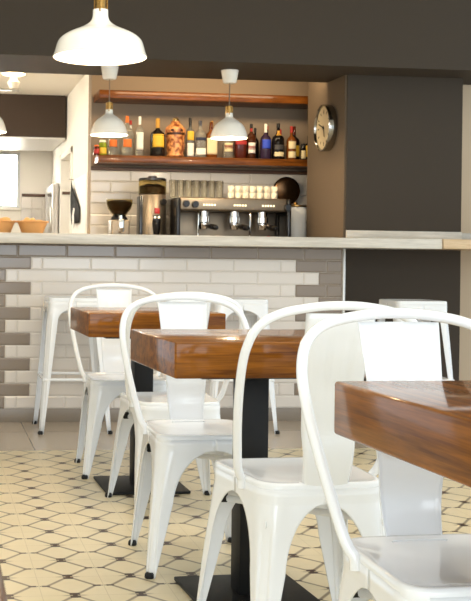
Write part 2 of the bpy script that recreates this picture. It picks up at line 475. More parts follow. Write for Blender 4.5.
def chassis(root, corners, splays, ztop, zarch, z0, Lw, Lf, r0, name='leg', foot_r=.013, wdir=1):
    m = 4
    for i in range(m):
        c = Vector(corners[i]); A = Vector(corners[i-1]); B = Vector(corners[(i+1) % m])
        rows, f = sheet_leg(c, (A-c).normalized(), (A-c).length/2, (B-c).normalized(), (B-c).length/2, ztop, zarch, z0, Lw, Lf, splays[i], r0)
        mb = MB(); mb.grid(rows)
        lg = mb.build(name, M['white_paint'], root, sharp=60, solid=.0028, recalc=True, offset=0)
        cen = Vector((0, 0)); inw = (((A-c).normalized()+(B-c).normalized()).normalized())*.011
        f2 = f+inw
        MB().lathe([(.0, .0), (foot_r, .0), (foot_r+.002, .004), (foot_r+.001, .013), (foot_r-.003, .018), (0, .018)], (f2.x, f2.y, 0), 14).build('rubber_foot', M['rubber'], lg)

def pan(mb, outline, prof):
    """prof: list of (scale, z) from the rim inwards"""
    c = sum(outline, Vector((0, 0)))/len(outline)
    rings = []
    for sc, z in prof:
        rings.append([Vector((c.x+(p.x-c.x)*sc, c.y+(p.y-c.y)*sc, z)) for p in outline])
    R = mb.grid(rings, closed=True)
    v = mb.bm.verts.new((c.x, c.y, prof[-1][1]))
    for i in range(len(R[-1])): mb.face((R[-1][i], R[-1][(i+1) % len(outline)], v))

def make_chair():
    root = empty('metal_chair', (0, 0, 0))
    # facing +Y; ccw corners: rear-left, rear-right, front-right, front-left
    K = [(-.156, -.165), (.156, -.165), (.180, .180), (-.180, .180)]
    SP = [(-.026, -.036), (.026, -.036), (.036, .026), (-.036, .026)]
    ol = rounded_outline(K, [.065, .065, .055, .055])
    mb = MB()
    pan(mb, ol, [(.998, .418), (1.003, .424), (1.003, .434), (.99, .4405), (.965, .4425), (.93, .441), (.85, .436), (.6, .431), (.3, .429), (.1, .4288)])
    mb.build('seat', M['white_paint'], root, sharp=50)
    chassis(root, K, SP, .428, .392, .23, .060, .024, .06)
    # crossed braces under the seat with black brackets
    for s in (1, -1):
        mb = MB(); mb.tube([(-.150*s, -.158, .345), (0, 0, .349+.004*s), (.165*s, .164, .345)], .009, 8, flat=.35); mb.build('brace', M['white_paint'], root)
    for kx, ky in ((-.130, -.139), (.130, -.139), (.150, .150), (-.150, .150)):
        MB().box((kx-.010, ky-.010, .335), (kx+.010, ky+.010, .362), .002).build('bracket', M['rubber'], root)
    # tubular back hoop
    half = [(.1690, -.046, .412), (.1705, -.048, .434), (.180, -.056, .452), (.190, -.072, .49), (.208, -.122, .60), (.2185, -.170, .70), (.216, -.199, .765), (.196, -.219, .815), (.149, -.233, .846), (.07, -.241, .862), (0, -.243, .866)]
    full = spline([Vector(p) for p in half] + [Vector((-x, y, z)) for x, y, z in reversed(half[:-1])], 6)
    MB().tube(full, .0108, 12).build('back_hoop', M['white_paint'], root, sharp=60)
    # backrest panel: pressed sheet, narrow at the seat, wide at the hoop
    rows = []; nr, nc = 26, 20
    for i in range(nr+1):
        v = i/nr
        z = .428+v*(.848-.428)
        y = -.158-.012*math.sin(PI*min(1, v*3))*(v < .34)-.083*v**1.1 + .008*math.sin(PI*v)
        hw = .056+.030*(v**.85)
        row = []
        for j in range(nc+1):
            u = -1+2*j/nc
            x = hw*u
            yy = y - .010*(1-u*u)*(.3+.7*v)
            e = abs(u)
            if e > .9: yy += .006*(e-.9)/.1
            # pressed rectangular recess
            ins = max(0, min(1, (.40-abs(u))/.10+.5))*max(0, min(1, (.15-abs(v-.70))/.03+.5))
            inn = max(0, min(1, (.30-abs(u))/.10+.5))*max(0, min(1, (.125-abs(v-.70))/.03+.5))
            yy += .0060*ins-.0052*inn
            row.append(Vector((x, yy, z)))
        rows.append(row)
    # little fold at the bottom that lies on the seat
    b = [Vector((p.x, p.y+.02, .4385)) for p in rows[0]]
    mb = MB(); mb.grid([b]+rows)
    mb.build('backrest', M['white_paint'], root, sharp=60, solid=.003, offset=0)
    for ch in root.children_recursive: ch.data.transform(Matrix.Scale(.967, 4, (0, 0, 1)))
    return root

def make_stool():
    root = empty('bar_stool', (0, 0, 0))
    K = [(-.152, -.152), (.152, -.152), (.152, .152), (-.152, .152)]
    SP = [(-.048, -.048), (.048, -.048), (.048, .048), (-.048, .048)]
    ol = rounded_outline(K, [.04]*4)
    mb = MB(); pan(mb, ol, [(.995, .715), (1.004, .722), (1.004, .736), (.99, .744), (.96, .746), (.9, .743), (.6, .740), (.2, .739)])
    mb.mi = 1; mb.box((-.05, -.012, .7375), (.05, .012, .7402), .001); mb.mi = 0
    mb.build('seat', [M['white_paint'], M['black_gloss']], root, sharp=50)
    chassis(root, K, SP, .728, .684, .620, .056, .024, .04)
    for s in (1, -1): MB().tube([(-.140*s, -.140, .668), (0, 0, .670+.006*s), (.140*s, .140, .668)], .016, 8, flat=.3).build('brace', M['white_paint'], root)
    q = .152+.048*(1-.295/.69)-.006
    for a, b in (((-q, -q), (q, -q)), ((q, -q), (q, q)), ((q, q), (-q, q)), ((-q, q), (-q, -q))):
        MB().tube([(*a, .295), (*b, .295)], .0085, 8).build('footrest', M['white_paint'], root)
    return root

chair0 = make_chair()
CH = [ # x, y, rotation, label
    (.912, 2.75, math.radians(4), 'white metal chair seen from behind, its back hoop in front of the middle table'),
    (.928, 1.925, PI+math.radians(3), 'white metal chair behind the dark front table, facing the camera with bright back panel'),
    (.850, 3.577, PI+math.radians(2.5), 'white metal chair between the middle and far tables, its front legs on the lattice floor'),
    (.918, 4.335, math.radians(2.5), 'white metal chair pushed in to the near side of the table closest to the bar'),
    (.853, 5.11, PI+math.radians(2.5), 'white metal chair on the bar side of the farthest table, beside the bar stool'),
]
for i, (x, y, rz, lab) in enumerate(CH):
    o = chair0 if i == 0 else copy_tree(chair0)
    o.location = (x, y, 0); o.rotation_euler = (0, 0, rz); o.scale = (1, 1, 1.034 if y < 3 else 1); tag(o, lab, 'chair', 'white metal café chairs')
stool0 = make_stool()
for i, (x, y, lab) in enumerate([(.765, 6.335, 'white metal bar stool at the grey-tiled left end of the bar'),
                                 (1.70, 6.30, 'white metal bar stool behind the middle table, against the white tiles'),
                                 (2.745, 6.28, 'white metal bar stool in front of the dark pillar')]):
    o = stool0 if i == 0 else copy_tree(stool0)
    o.location = (x, y, 0); tag(o, lab, 'bar stool', 'white metal bar stools')

# ------------------------------------------------------------------ lamps
def pendant(loc_, shade, neck_z, ceil_z, label, seg=40, canopy=True, k=1.0, power=18):
    """loc_ = centre of the shade's rim"""
    o = empty('pendant_lamp', loc_); tag(o, label, 'pendant lamp', 'white pendant lamps')
    prof = [Vector((r, 0, z)) for r, z in shade]
    pr = [(p.x, p.z) for p in spline(prof, 4)]
    inner = [(max(r-.003, .004), z-.002) for r, z in reversed(pr)]
    MB().lathe([(pr[0][0]-.003, 0)]+pr+inner+[(pr[0][0]-.003, 0)], seg=seg, caps=False).build('shade', M['shade'], o, sharp=40)
    top = neck_z
    mb = MB(); mb.lathe([(.021*k, top-.002), (.021*k, top+.004), (.017*k, top+.006), (.017*k, top+.034*k), (.019*k, top+.036*k), (.019*k, top+.044*k), (.008, top+.05*k), (0, top+.05*k)], seg=20)
    for a in range(3):
        an = a*2*PI/3+.3
        mb.cyl((.023*k*math.cos(an), .023*k*math.sin(an), top-.012), (.023*k*math.cos(an), .023*k*math.sin(an), top+.045*k), .003*k, 8)
    mb.build('socket', M['brass'], o, sharp=40)
    zc = ceil_z-loc_[2]
    MB().cyl((0, 0, top+.045*k), (0, 0, zc-.01), .0035, 8).build('cord', M['cord'], o)
    if canopy:
        MB().lathe([(0, zc-.082), (.036, zc-.082), (.043, zc-.076), (.056, zc-.004), (.056, zc-.0005), (0, zc-.0005)], seg=28).build('canopy', M['shade'], o, sharp=40)
    MB().lathe([(0, .018*k), (.018*k, .022*k), (.029*k, .04*k), (.03*k, .055*k), (.022*k, .08*k), (.013*k, .10*k), (0, .102*k)], seg=20).build('bulb', M['bulb'], o, sharp=60)
    l = bpy.data.lights.new('bulb_light', 'POINT'); l.energy = power; l.color = (1, .80, .55); l.shadow_soft_size = .03
    lo = bpy.data.objects.new('bulb_light', l); lo.location = (0, 0, .005); link(lo, o)
    return o
small = [(.119, 0), (.116, .012), (.107, .045), (.086, .085), (.054, .111), (.027, .130), (.0235, .142), (.0225, .158)]
big = [(.190, 0), (.183, .018), (.170, .060), (.150, .082), (.118, .100), (.076, .118), (.045, .138), (.033, .158), (.0305, .19)]
pendant((.640, 4.5, 1.775), big, .19, 3.0, 'large white pendant lamp hanging in front, cut by the top of the photo', k=1.25, power=9)
for x, lab in ((1.059, 'small white pendant lamp over the bar near the passage, before the shelf ends'),
               (1.829, 'small white pendant lamp over the coffee machine in the middle of the bar'),
               (.299, 'small white pendant lamp mostly outside the left edge of the photo')):
    pendant((x, 7.0, 1.737), small, .158, SZ, lab, power=14)
# recessed downlight and a small spotlight on the kitchen ceiling
o = empty('ceiling_lamp', (.562, 8.60, 2.37)); tag(o, 'round glowing ceiling lamp with a white neck and grey plate over the passage', 'ceiling lamp')
MB().lathe([(.096, -.0005), (.096, -.010), (.088, -.014), (.088, -.006), (0, -.006)], seg=32, caps=False).build('rim', M['plastic_white'], o)
MB().lathe([(0, -.007), (.087, -.007), (.086, -.016), (.06, -.022), (0, -.024)], seg=32).build('diffuser', M['bulb'], o)
MB().lathe([(.022, -.02), (.03, -.06), (.048, -.075), (.046, -.09), (.03, -.125), (0, -.13)], seg=24, caps=False).build('neck', M['plastic_white'], o, sharp=40)
MB().box((-.16, -.03, -.142), (.045, .03, -.128), .003).build('plate', M['steel'], o)

# ------------------------------------------------------------------ shelves and clock
for z0, z1, lab in ((2.100, 2.158, 'upper wooden wall shelf with nothing standing on it'), (1.647, 1.697, 'lower wooden wall shelf holding the row of bottles')):
    o = MB().box((1.126, 7.92, z0), (3.2995, NY-.0005, z1), .003).build('wall_shelf', M['shelf_wood'])
    tag(o, lab, 'shelf', 'wooden shelves in the bar niche')
ck = empty('wall_clock', (2.594, 7.29, 1.853)); tag(ck, 'round steel wall clock on the taupe side wall', 'clock')
R = Matrix.Rotation(-PI/2, 4, 'Y')     # local +Z -> -X
ck_r = .155
def cb(): return MB()
mb = cb(); mb.lathe([(ck_r-.004, .001), (ck_r, .004), (ck_r+.002, .050), (ck_r-.001, .058), (ck_r-.006, .060), (ck_r-.010, .054), (ck_r-.010, .030)], seg=48, mtx=R, caps=False); mb.build('case', mat('dark_polished_steel', (150, 146, 138), .12, metal=1), ck, sharp=40)
mb = cb(); mb.lathe([(0, .040), (ck_r-.010, .040), (ck_r-.010, .042), (0, .0425)], seg=48, mtx=R); mb.build('dial', mat('cream_dial', (206, 188, 150), .6), ck)
mb = cb()
for hnum in range(12):
    a = hnum*PI/6
    ln = .026 if hnum % 3 == 0 else .018
    m = R @ Matrix.Rotation(a, 4, 'Z')
    mb.box((-.004, .118-ln, .0427), (.004, .118, .0437), mtx=m)
mb.build('hour_marks', M['black_gloss'], ck)
for nm, ln, a, w in (('hour_hand', .065, 1.9, .005), ('minute_hand', .098, -.35, .0035)):
    mb = cb(); mb.box((-w, -.015, .0445), (w, ln, .0460), mtx=R @ Matrix.Rotation(a, 4, 'Z')); mb.lathe([(0, .0445), (.009, .0445), (.009, .048), (0, .048)], seg=14, mtx=R); mb.build(nm, M['black_gloss'], ck)

# ------------------------------------------------------------------ bottles on the lower shelf
gl = {}
def glassm(name, rgb, trans=0, rough=.06):
    if name not in gl: gl[name] = mat('bottle_glass_'+name, rgb, rough, trans=trans, ior=1.2, coat=.4)
    return gl[name]
lbm = {}
def labm(name, rgb):
    if name not in lbm: lbm[name] = mat('label_'+name, rgb, .55)
    return lbm[name]
SHZ = 1.6975
def bottle(x, y, H, R, style, glass, label, cap, lab, bands=None, capH=.03, neck=.35, square=0):
    """bands: list of (z0, z1, colour material) printed label bands at fractions of H"""
    H *= 1.06; R *= 1.17; capH *= 1.06
    o = empty('bottle', (x, y, SHZ), -PI/2); tag(o, lab, 'bottle', 'liquor bottles on the lower shelf')
    rn = {'wine': .26, 'spirit': .30, 'thin': .34, 'jar': .7, 'flask': .3}[style]*R
    sh = 1-neck
    if style == 'wine': sp = [(R*.9, 0), (R, .006), (R, H*(sh-.10)), (R*.88, H*(sh-.03)), (rn*1.25, H*(sh+.06)), (rn, H*(sh+.12)), (rn, H*.99)]
    elif style == 'jar': sp = [(R*.9, 0), (R, .004), (R, H*.72), (R*.8, H*.82), (rn, H*.88), (rn, H*.99)]
    elif style == 'thin': sp = [(R*.9, 0), (R, .005), (R, H*(sh-.15)), (R*.75, H*(sh)), (rn*1.1, H*(sh+.12)), (rn, H*.99)]
    else: sp = [(R*.9, 0), (R, .006), (R, H*(sh-.02)), (R*.92, H*(sh+.02)), (rn*1.4, H*(sh+.09)), (rn, H*(sh+.15)), (rn, H*.99)]
    mb = MB(); mb.lathe(sp, seg=24, square=square); mb.build('glass_body', glass, o, sharp=50)
    k = .83 if square else 1
    for z0, z1, m in (bands or []):
        # label wraps the front of the bottle, following its outline
        za, zb = H*z0, H*z1
        def rad(z):
            for (r0, a), (r1, b) in zip(sp, sp[1:]):
                if a <= z <= b: return (r0+(r1-r0)*((z-a)/(b-a) if b > a else 0))+.0008
            return R
        mb = MB(); mb.lathe([(rad(za+(zb-za)*i/6), za+(zb-za)*i/6) for i in range(7)], seg=16, square=square, arc=(-.88, .88)); mb.build('label', m, o, solid=.0004, recalc=False)
    mb = MB(); mb.lathe([(rn+.0012, H-capH), (rn+.0012, H-.003), (rn-.002, H), (0, H)], seg=18, caps=False); mb.build('cap', cap, o, sharp=50)
    return o
W = labm
white, cream, yellow, orange, red, blue, navy, gold, black = (W('white', (236, 230, 214)), W('cream', (224, 206, 160)), W('yellow', (226, 178, 52)), W('orange', (220, 110, 36)),
    W('red', (168, 38, 30)), W('blue', (50, 76, 190)), W('navy', (34, 38, 62)), W('gold', (190, 140, 50)), W('black', (24, 22, 22)))
clear = glassm('clear', (236, 236, 226), .9); dark = glassm('dark', (24, 20, 18)); brown = glassm('brown', (84, 42, 18), .35); amber = glassm('amber', (150, 84, 30), .5)
green = glassm('green', (170, 190, 60), .6); redb = glassm('red_brown', (90, 34, 20), .3); grey = glassm('grey_tint', (170, 168, 160), .7)
bx = lambda px: 1.1395+(px-99)*.00742
Y1, Y2 = 8.005, 8.115
bottle(bx(96.3), 7.98, .07, .020, 'jar', redb, None, orange, 'tiny red bottle at the open end of the bottle shelf', [(.15, .6, red)], .014)
bottle(bx(102.6), Y1, .105, .027, 'jar', green, None, white, 'short yellow-green bottle second from the open end of the shelf', [(.1, .5, yellow)], .018)
bottle(bx(112.5), Y1, .215, .030, 'spirit', clear, None, white, 'clear bottle with an orange label directly under the passage-side pendant lamp', [(.28, .50, orange)])
bottle(bx(120), Y2, .2, .026, 'spirit', clear, None, cream, 'clear bottle in the back row, second row behind the two orange labels')
bottle(bx(126.3), Y1, .272, .033, 'spirit', clear, None, orange, 'clear bottle with an orange label and orange cap beside the tall white label', [(.22, .42, orange)], .045)
bottle(bx(132.3), Y2, .257, .024, 'spirit', clear, None, red, 'thin clear bottle with red and white neck behind the white-labelled bottle', [(.72, .86, white)], .03)
bottle(bx(138.7), Y1, .272, .027, 'spirit', clear, None, white, 'tall clear bottle with a long white label and white cap', [(.16, .60, white)], .055)
bottle(bx(156.4), Y1, .262, .0455, 'wine', dark, None, gold, 'wide black bottle with a yellow shield label and gold foil neck', [(.24, .58, yellow)], .075)
bottle(bx(188.6), Y1, .272, .0265, 'spirit', grey, None, black, 'tall slim bottle with a long black neck and a yellow and white label', [(.43, .66, yellow), (.03, .36, white)], .09)
bottle(bx(198.6), Y1, .255, .033, 'spirit', clear, None, navy, 'clear spirit bottle with a navy cap and a dark band', [(.46, .54, navy), (.08, .25, white)], .035, square=3)
bottle(bx(209.8), Y1+.01, .248, .035, 'flask', amber, None, redb, 'broad amber bottle with a cream label and brown capped neck beside the middle lamp', [(.1, .55, cream)], .05, square=3)
bottle(bx(214.5), Y2+.02, .27, .028, 'wine', redb, None, gold, 'dark red bottle with gold cap half hidden behind the amber bottle', None, .05)
bottle(bx(226.3), Y1, .25, .034, 'spirit', clear, None, white, 'clear bottle with a red mark on its label below the middle lamp', [(.18, .42, cream), (.26, .36, red)])
bottle(bx(238.5), Y1, .24, .037, 'spirit', redb, None, black, 'square reddish brown bottle just right of the middle lamp', [(.4, .5, red)], square=3)
bottle(bx(249.6), Y1, .242, .0285, 'spirit', brown, None, black, 'brown bottle with a round white and red label and a red neck', [(.16, .46, white), (.26, .37, red), (.78, .87, red)], .03)
bottle(bx(257.8), Y2, .228, .024, 'wine', dark, None, black, 'narrow black bottle in the back row beside the blue label')
bottle(bx(264.2), Y1, .245, .034, 'wine', glassm('violet', (60, 44, 66), .15), None, white, 'dark bottle with a blue label and a white capped neck', [(.30, .55, blue)], .06)
bottle(bx(270.6), Y2+.015, .245, .028, 'wine', dark, None, red, 'black bottle with red cap in the back row between two dark bottles')
bottle(bx(276.2), Y1-.015, .25, .0385, 'wine', dark, None, black, 'black wine bottle with a low white label and dark grey upper label', [(.08, .20, cream), (.26, .40, labm('dark_grey', (66, 62, 60))), (.66, .80, gold)], .03)
bottle(bx(284.0), Y2+.012, .225, .028, 'wine', brown, None, red, 'brown bottle with red cap beside the cream labelled bottle', [(.4, .56, cream)], .045)
bottle(bx(289.4), Y1-.02, .232, .0305, 'wine', amber, None, red, 'amber bottle with two cream labels and a red cap', [(.32, .54, cream), (.05, .24, cream)], .045)
bottle(bx(295.8), Y1+.062, .24, .034, 'wine', dark, None, redb, 'dark bottle with a yellow label and brown capped neck near the clock wall', [(.12, .44, yellow)], .06)
bottle(bx(302.6), Y1+.01, .115, .019, 'jar', dark, None, black, 'small dark bottle with a cream label in the corner of the shelf', [(.1, .6, cream)], .02)
bottle(bx(307.5)+.01, Y1+.03, .175, .026, 'wine', dark, None, black, 'dark bottle with a yellow label pressed against the clock wall', [(.15, .6, yellow)], .03)
# orange ceramic decanter: a squat jug with two handles, collar and dark band
dcx = bx(174)
o = empty('ceramic_decanter', (dcx, Y1, SHZ), -PI/2); o.scale = (1.06,)*3; tag(o, 'bulky orange ceramic decanter with dark band between black and slim bottles', 'decanter')
cer = mat('orange_glazed_ceramic', (206, 122, 64), .3, bump=1, bscale=60); cer.node_tree  # mottled glaze
nt_ = cer.node_tree; n_ = N(nt_, 'ShaderNodeTexNoise'); n_.inputs['Scale'].default_value = 34; n_.inputs['Detail'].default_value = 4
t_ = N(nt_, 'ShaderNodeTexCoord'); nt_.links.new(t_.outputs['Object'], n_.inputs['Vector']); r_ = N(nt_, 'ShaderNodeValToRGB')
r_.color_ramp.elements[0].position = .38; r_.color_ramp.elements[0].color = (*lin((120, 54, 22)), 1); r_.color_ramp.elements[1].position = .6; r_.color_ramp.elements[1].color = (*lin((226, 156, 92)), 1)
nt_.links.new(n_.outputs['Fac'], r_.inputs[0]); nt_.links.new(r_.outputs[0], nt_.nodes['Principled BSDF'].inputs['Base Color'])
cer2 = mat('brown_glazed_ceramic', (66, 36, 20), .3)
MB().lathe([(.05, 0), (.060, .01), (.052, .03), (.060, .05), (.064, .09), (.058, .125), (.064, .15), (.062, .19), (.05, .215), (.034, .228), (.03, .245), (0, .246)], seg=28).build('body', cer, o, sharp=60)
mb = MB()
for a in (-.55, .55):
    mb.lathe([(0, -.008), (.012, -.006), (.014, 0), (.012, .006), (0, .008)], (.056*math.cos(a), .056*math.sin(a), .178), 12, mtx=Matrix.Rotation(a, 4, 'Z') @ Matrix.Rotation(PI/2, 4, 'Y'))
mb.build('knob', cer2, o)
MB().lathe([(.061, .148), (.0645, .15), (.0645, .165), (.061, .168)], seg=28, caps=False).build('dark_band', cer2, o)
for s in (1, -1):
    MB().tube(spline([(0, s*.045, .205), (0, s*.062, .195), (0, s*.064, .16), (0, s*.056, .12)], 5), .007, 8).build('handle', cer, o)
MB().lathe([(.02, .245), (.022, .262), (.012, .27), (0, .271)], seg=16).build('stopper', M['brass'], o)

# ------------------------------------------------------------------ coffee machine and what stands on it
BZ = .9205
cm = empty('coffee_machine', (2.018, 7.84, BZ)); cm.scale = (1.0, 1.06, 1.06); tag(cm, 'long three-group steel espresso machine on the back counter', 'coffee machine')
x0, x1 = -.404, .409
MB().box((x0+.03, -.02, .03), (x1-.03, .25, .36), .01).build('body', M['dark_steel'], cm)
MB().box((x0+.03, -.25, .358), (x1-.03, .25, .4435), .012, 3).build('control_housing', M['dark_steel'], cm)
for s, xa in ((0, x0), (1, x1-.032)):
    mb = MB(); mb.box((xa, -.262, .03), (xa+.032, .255, .442), .014, 3); mb.build('side_panel', M['black_gloss'], cm)
MB().box((x0+.03, -.24, .025), (x1-.03, -.02, .085), .008).build('drip_tray', M['steel'], cm)
for xx in (x0+.07, x1-.07):
    for yy in (-.2, .2): MB().cyl((xx, yy, 0), (xx, yy, .035), .018, 14).build('foot', M['rubber'], cm)
MB().box((x0+.03, -.1, .443), (x1-.03, .24, .4450), .001).build('cup_tray', M['steel'], cm)
def knob(x, z):
    mb = MB(); mb.cyl((x, -.25, z), (x, -.285, z), .024, 18, .021); mb.build('steam_knob', M['black_gloss'], cm)
knob(-.335, .400); knob(-.272, .396); knob(.378, .385)
for gx in (-.19, .026, .225):
    mb = MB(); mb.lathe([(.036, .36), (.036, .325), (.044, .322), (.044, .285), (.03, .28), (0, .28)], (gx, -.17, 0), 22)
    g = mb.build('group_head', M['chrome'], cm, sharp=40)
    mb = MB(); mb.lathe([(0, .235), (.03, .24), (.036, .262), (.036, .279), (0, .279)], (gx, -.17, 0), 22); mb.cyl((gx+.005, -.20, .262), (gx+.02, -.245, .258), .009, 10)
    p = mb.build('portafilter', M['chrome'], cm, sharp=40)
    MB().lathe([(0, 0), (.014, .002), (.018, .03), (.0185, .10), (.012, .118), (0, .12)], (gx+.018, -.24, .259), 14, mtx=Matrix.Rotation(PI/2+.12, 4, 'X') @ Matrix.Rotation(.25, 4, 'Y')).build('handle', M['black_gloss'], p, sharp=40)
    mb = MB()
    for i in range(5): mb.box((gx-.035+.019*i+.011, -.2535, .389), (gx-.035+.019*i+.023, -.2495, .401), .002)
    mb.build('button_row', M['lit_button'], cm)
for wx in (-.245, .12):
    MB().tube(spline([(wx, -.22, .36), (wx, -.245, .33), (wx-.004, -.25, .22), (wx-.012, -.265, .12)], 6), .0065, 10).build('steam_wand', M['chrome'], cm)
MB().box((.245, -.2455, .19), (.257, -.2395, .20), .001).build('warning_light', M['red_led'], cm)
MB().box((x0+.05, -.05, .09), (x1-.05, -.021, .355), .004).build('splash_panel', M['dark_steel'], cm)
# drinking glasses
ORD = ['first', 'second', 'third', 'fourth', 'fifth', 'sixth', 'seventh']
def glass_proto():
    r = .0235
    return MB().lathe([(0, 0), (r-.003, 0), (r-.002, .004), (r, .118), (r-.0015, .1185), (r-.003, .115), (r-.0045, .008), (0, .007)], seg=18).build('drinking_glass', M['glass'], None, sharp=50)
gp = glass_proto(); k = 0
gz = BZ+.4455*1.06
for row, (yy, n, xs) in enumerate(((7.765, 7, 1.632), (7.84, 7, 1.655))):
    for i in range(n):
        o = gp if k == 0 else gp.copy()
        if k: COL.objects.link(o)
        o.location = (xs+.0555*i, yy, gz); o.scale = (1.06,)*3; k += 1
        tag(o, '%s clear drinking glass from the grinder end, %s row on the coffee machine' % (ORD[i], 'back' if row else 'front'), 'glass', 'drinking glasses on the coffee machine')
def cup_proto():
    b = MB(); b.lathe([(.0175, 0), (.019, .002), (.0205, .012), (.0225, .0425), (.0215, .0432), (.0205, .04), (.0185, .012), (.012, .004), (0, .004)], seg=20, caps=False); b.lathe([(0, .0005), (.0175, .0005)], seg=20, caps=False)
    o = b.build('espresso_cup', M['china'], None, sharp=60)
    MB().tube(spline([(0, -.020, .035), (0, -.033, .034), (0, -.036, .022), (0, -.020, .012)], 5), .0033, 8).build('handle', M['china'], o)
    return o
cp = cup_proto(); k = 0
for tier in range(2):
    for i in range(7):
        o = cp if k == 0 else copy_tree(cp)
        o.location = (2.050+.0522*i, 7.77, gz+tier*.0465); o.scale = (1.06,)*3; o.rotation_euler = (0, 0, .25*math.sin(i*2.1+tier)); k += 1
        tag(o, '%s white espresso cup from the glasses, %s row of the cup stack' % (ORD[i], 'upper' if tier else 'bottom'), 'cup',
            'upper espresso cups' if tier else 'lower espresso cups')
# coffee grinders
g = empty('coffee_grinder', (1.497, 7.82, BZ)); g.scale = (1.05,)*3; tag(g, 'tall steel coffee grinder with red display between hopper grinder and espresso machine', 'coffee grinder')
MB().lathe([(.088, 0), (.092, .01), (.092, .465), (.088, .47)], seg=32).build('body', M['dark_steel'], g, sharp=40)
MB().lathe([(.088, .47), (.093, .472), (.093, .565), (.09, .565), (.09, .475), (0, .475)], seg=32, caps=False).build('hopper', M['thin_glass'], g, sharp=40)
MB().lathe([(0, .476), (.088, .476), (.088, .525), (.05, .54), (0, .545)], seg=24).build('coffee_beans', M['dark_brown'], g)
MB().lathe([(.094, .565), (.094, .576), (.085, .58), (.03, .58), (.03, .592), (.026, .596), (0, .596)], seg=28).build('lid', M['black_gloss'], g, sharp=40)
mb = MB(); mb.box((-.095, -.055, .01), (-.070, .06, .46), .006); mb.build('side_strip', M['black_gloss'], g)
MB().cyl((.052, -.075, .42), (.060, -.104, .42), .020, 16).build('adjusting_knob', M['black_gloss'], g)
MB().box((-.002, -.102, .343), (.032, -.085, .378), .003).build('display', M['red_led'], g)
MB().box((-.012, -.100, .245), (.04, -.080, .333), .003).build('control_panel', M['black_gloss'], g)
for bx_ in (.0, .026): MB().box((bx_-.006, -.1045, .31), (bx_+.007, -.099, .323), .002).build('button', M['lit_button'], g)
MB().lathe([(.03, .30), (.026, .24), (.018, .20), (0, .20)], (.012, -.10, 0), 16).build('spout', M['black_gloss'], g)
MB().box((-.05, -.16, .0), (.08, -.08, .03), .006).build('tray', M['steel'], g)

g = empty('coffee_grinder', (1.264, 7.82, BZ)); g.scale = (1.05,)*3; tag(g, 'small coffee grinder with an open glass bowl of dark beans nearest the passage', 'coffee grinder')
MB().box((-.062, -.06, 0), (.062, .09, .30), .012, 3).build('body', M['dark_steel'], g)
MB().lathe([(.03, .30), (.036, .315), (.05, .335), (.077, .372), (.087, .40), (.088, .435), (.085, .435), (.083, .40), (.072, .374), (.03, .33)], seg=30, caps=False).build('hopper', M['thin_glass'], g, sharp=40)
MB().lathe([(0, .325), (.033, .328), (.071, .376), (.082, .402), (.0825, .420), (.04, .43), (0, .432)], seg=26).build('coffee_beans', M['dark_brown'], g)
MB().lathe([(.055, .30), (.055, .312), (.04, .33), (.04, .34), (.034, .34)], seg=24, caps=False).build('collar', M['black_gloss'], g)
MB().cyl((0, -.065, .24), (0, -.065, .325), .014, 14).build('dosing_lever', M['chrome'], g)
MB().box((-.018, -.085, .21), (.022, -.055, .305), .012, 3).build('doser', M['chrome'], g)
MB().box((-.055, -.072, .05), (.055, -.059, .20), .004).build('front_panel', M['black_gloss'], g)

# round dark bronze tray leaning behind, steel canister in the corner
tr = MB(); rm = Matrix.Translation((2.437, 7.668, 1.457)) @ Matrix.Rotation(PI/2+.10, 4, 'X')
tr.lathe([(0, .012), (.06, .008), (.088, 0), (.094, -.006), (.099, -.004), (.098, .003), (.088, .010), (.06, .018), (0, .021)], seg=40, mtx=Matrix.Rotation(PI/2+.10, 4, 'X'))
o = tr.build('round_dish', M['bronze'], None, loc=(2.560, 8.112, 1.478), sharp=60); tag(o, 'round dark bronze dish standing upright behind the canister', 'dish'); o.scale = (1.06,)*3
st = empty('wall_bracket', (2.562, 8.157, 1.348)); tag(st, 'small steel bracket on the niche wall carrying the round dish', 'bracket')
MB().box((-.06, -.085, 0), (.06, .036, .008), .002).build('plate', M['steel'], st)
MB().box((-.06, .028, -.06), (.06, .037, .008), .002).build('back_plate', M['steel'], st)
cn = empty('canister', (2.553, 7.87, BZ)); cn.scale = (1.05,)*3; tag(cn, 'pale steel canister with a brass rim between espresso machine and clock wall', 'canister')
MB().lathe([(.085, 0), (.09, .008), (.09, .39), (.082, .402), (.082, .408)], seg=36).build('body', mat('pale_steel', (206, 206, 202), .35, metal=0), cn, sharp=40)
MB().lathe([(.086, .406), (.088, .410), (.088, .418), (.03, .424), (0, .424)], seg=36).build('lid', M['brass'], cn, sharp=40)
MB().lathe([(.012, .42), (.016, .43), (.012, .44), (0, .442)], seg=16).build('knob', M['brass'], cn)

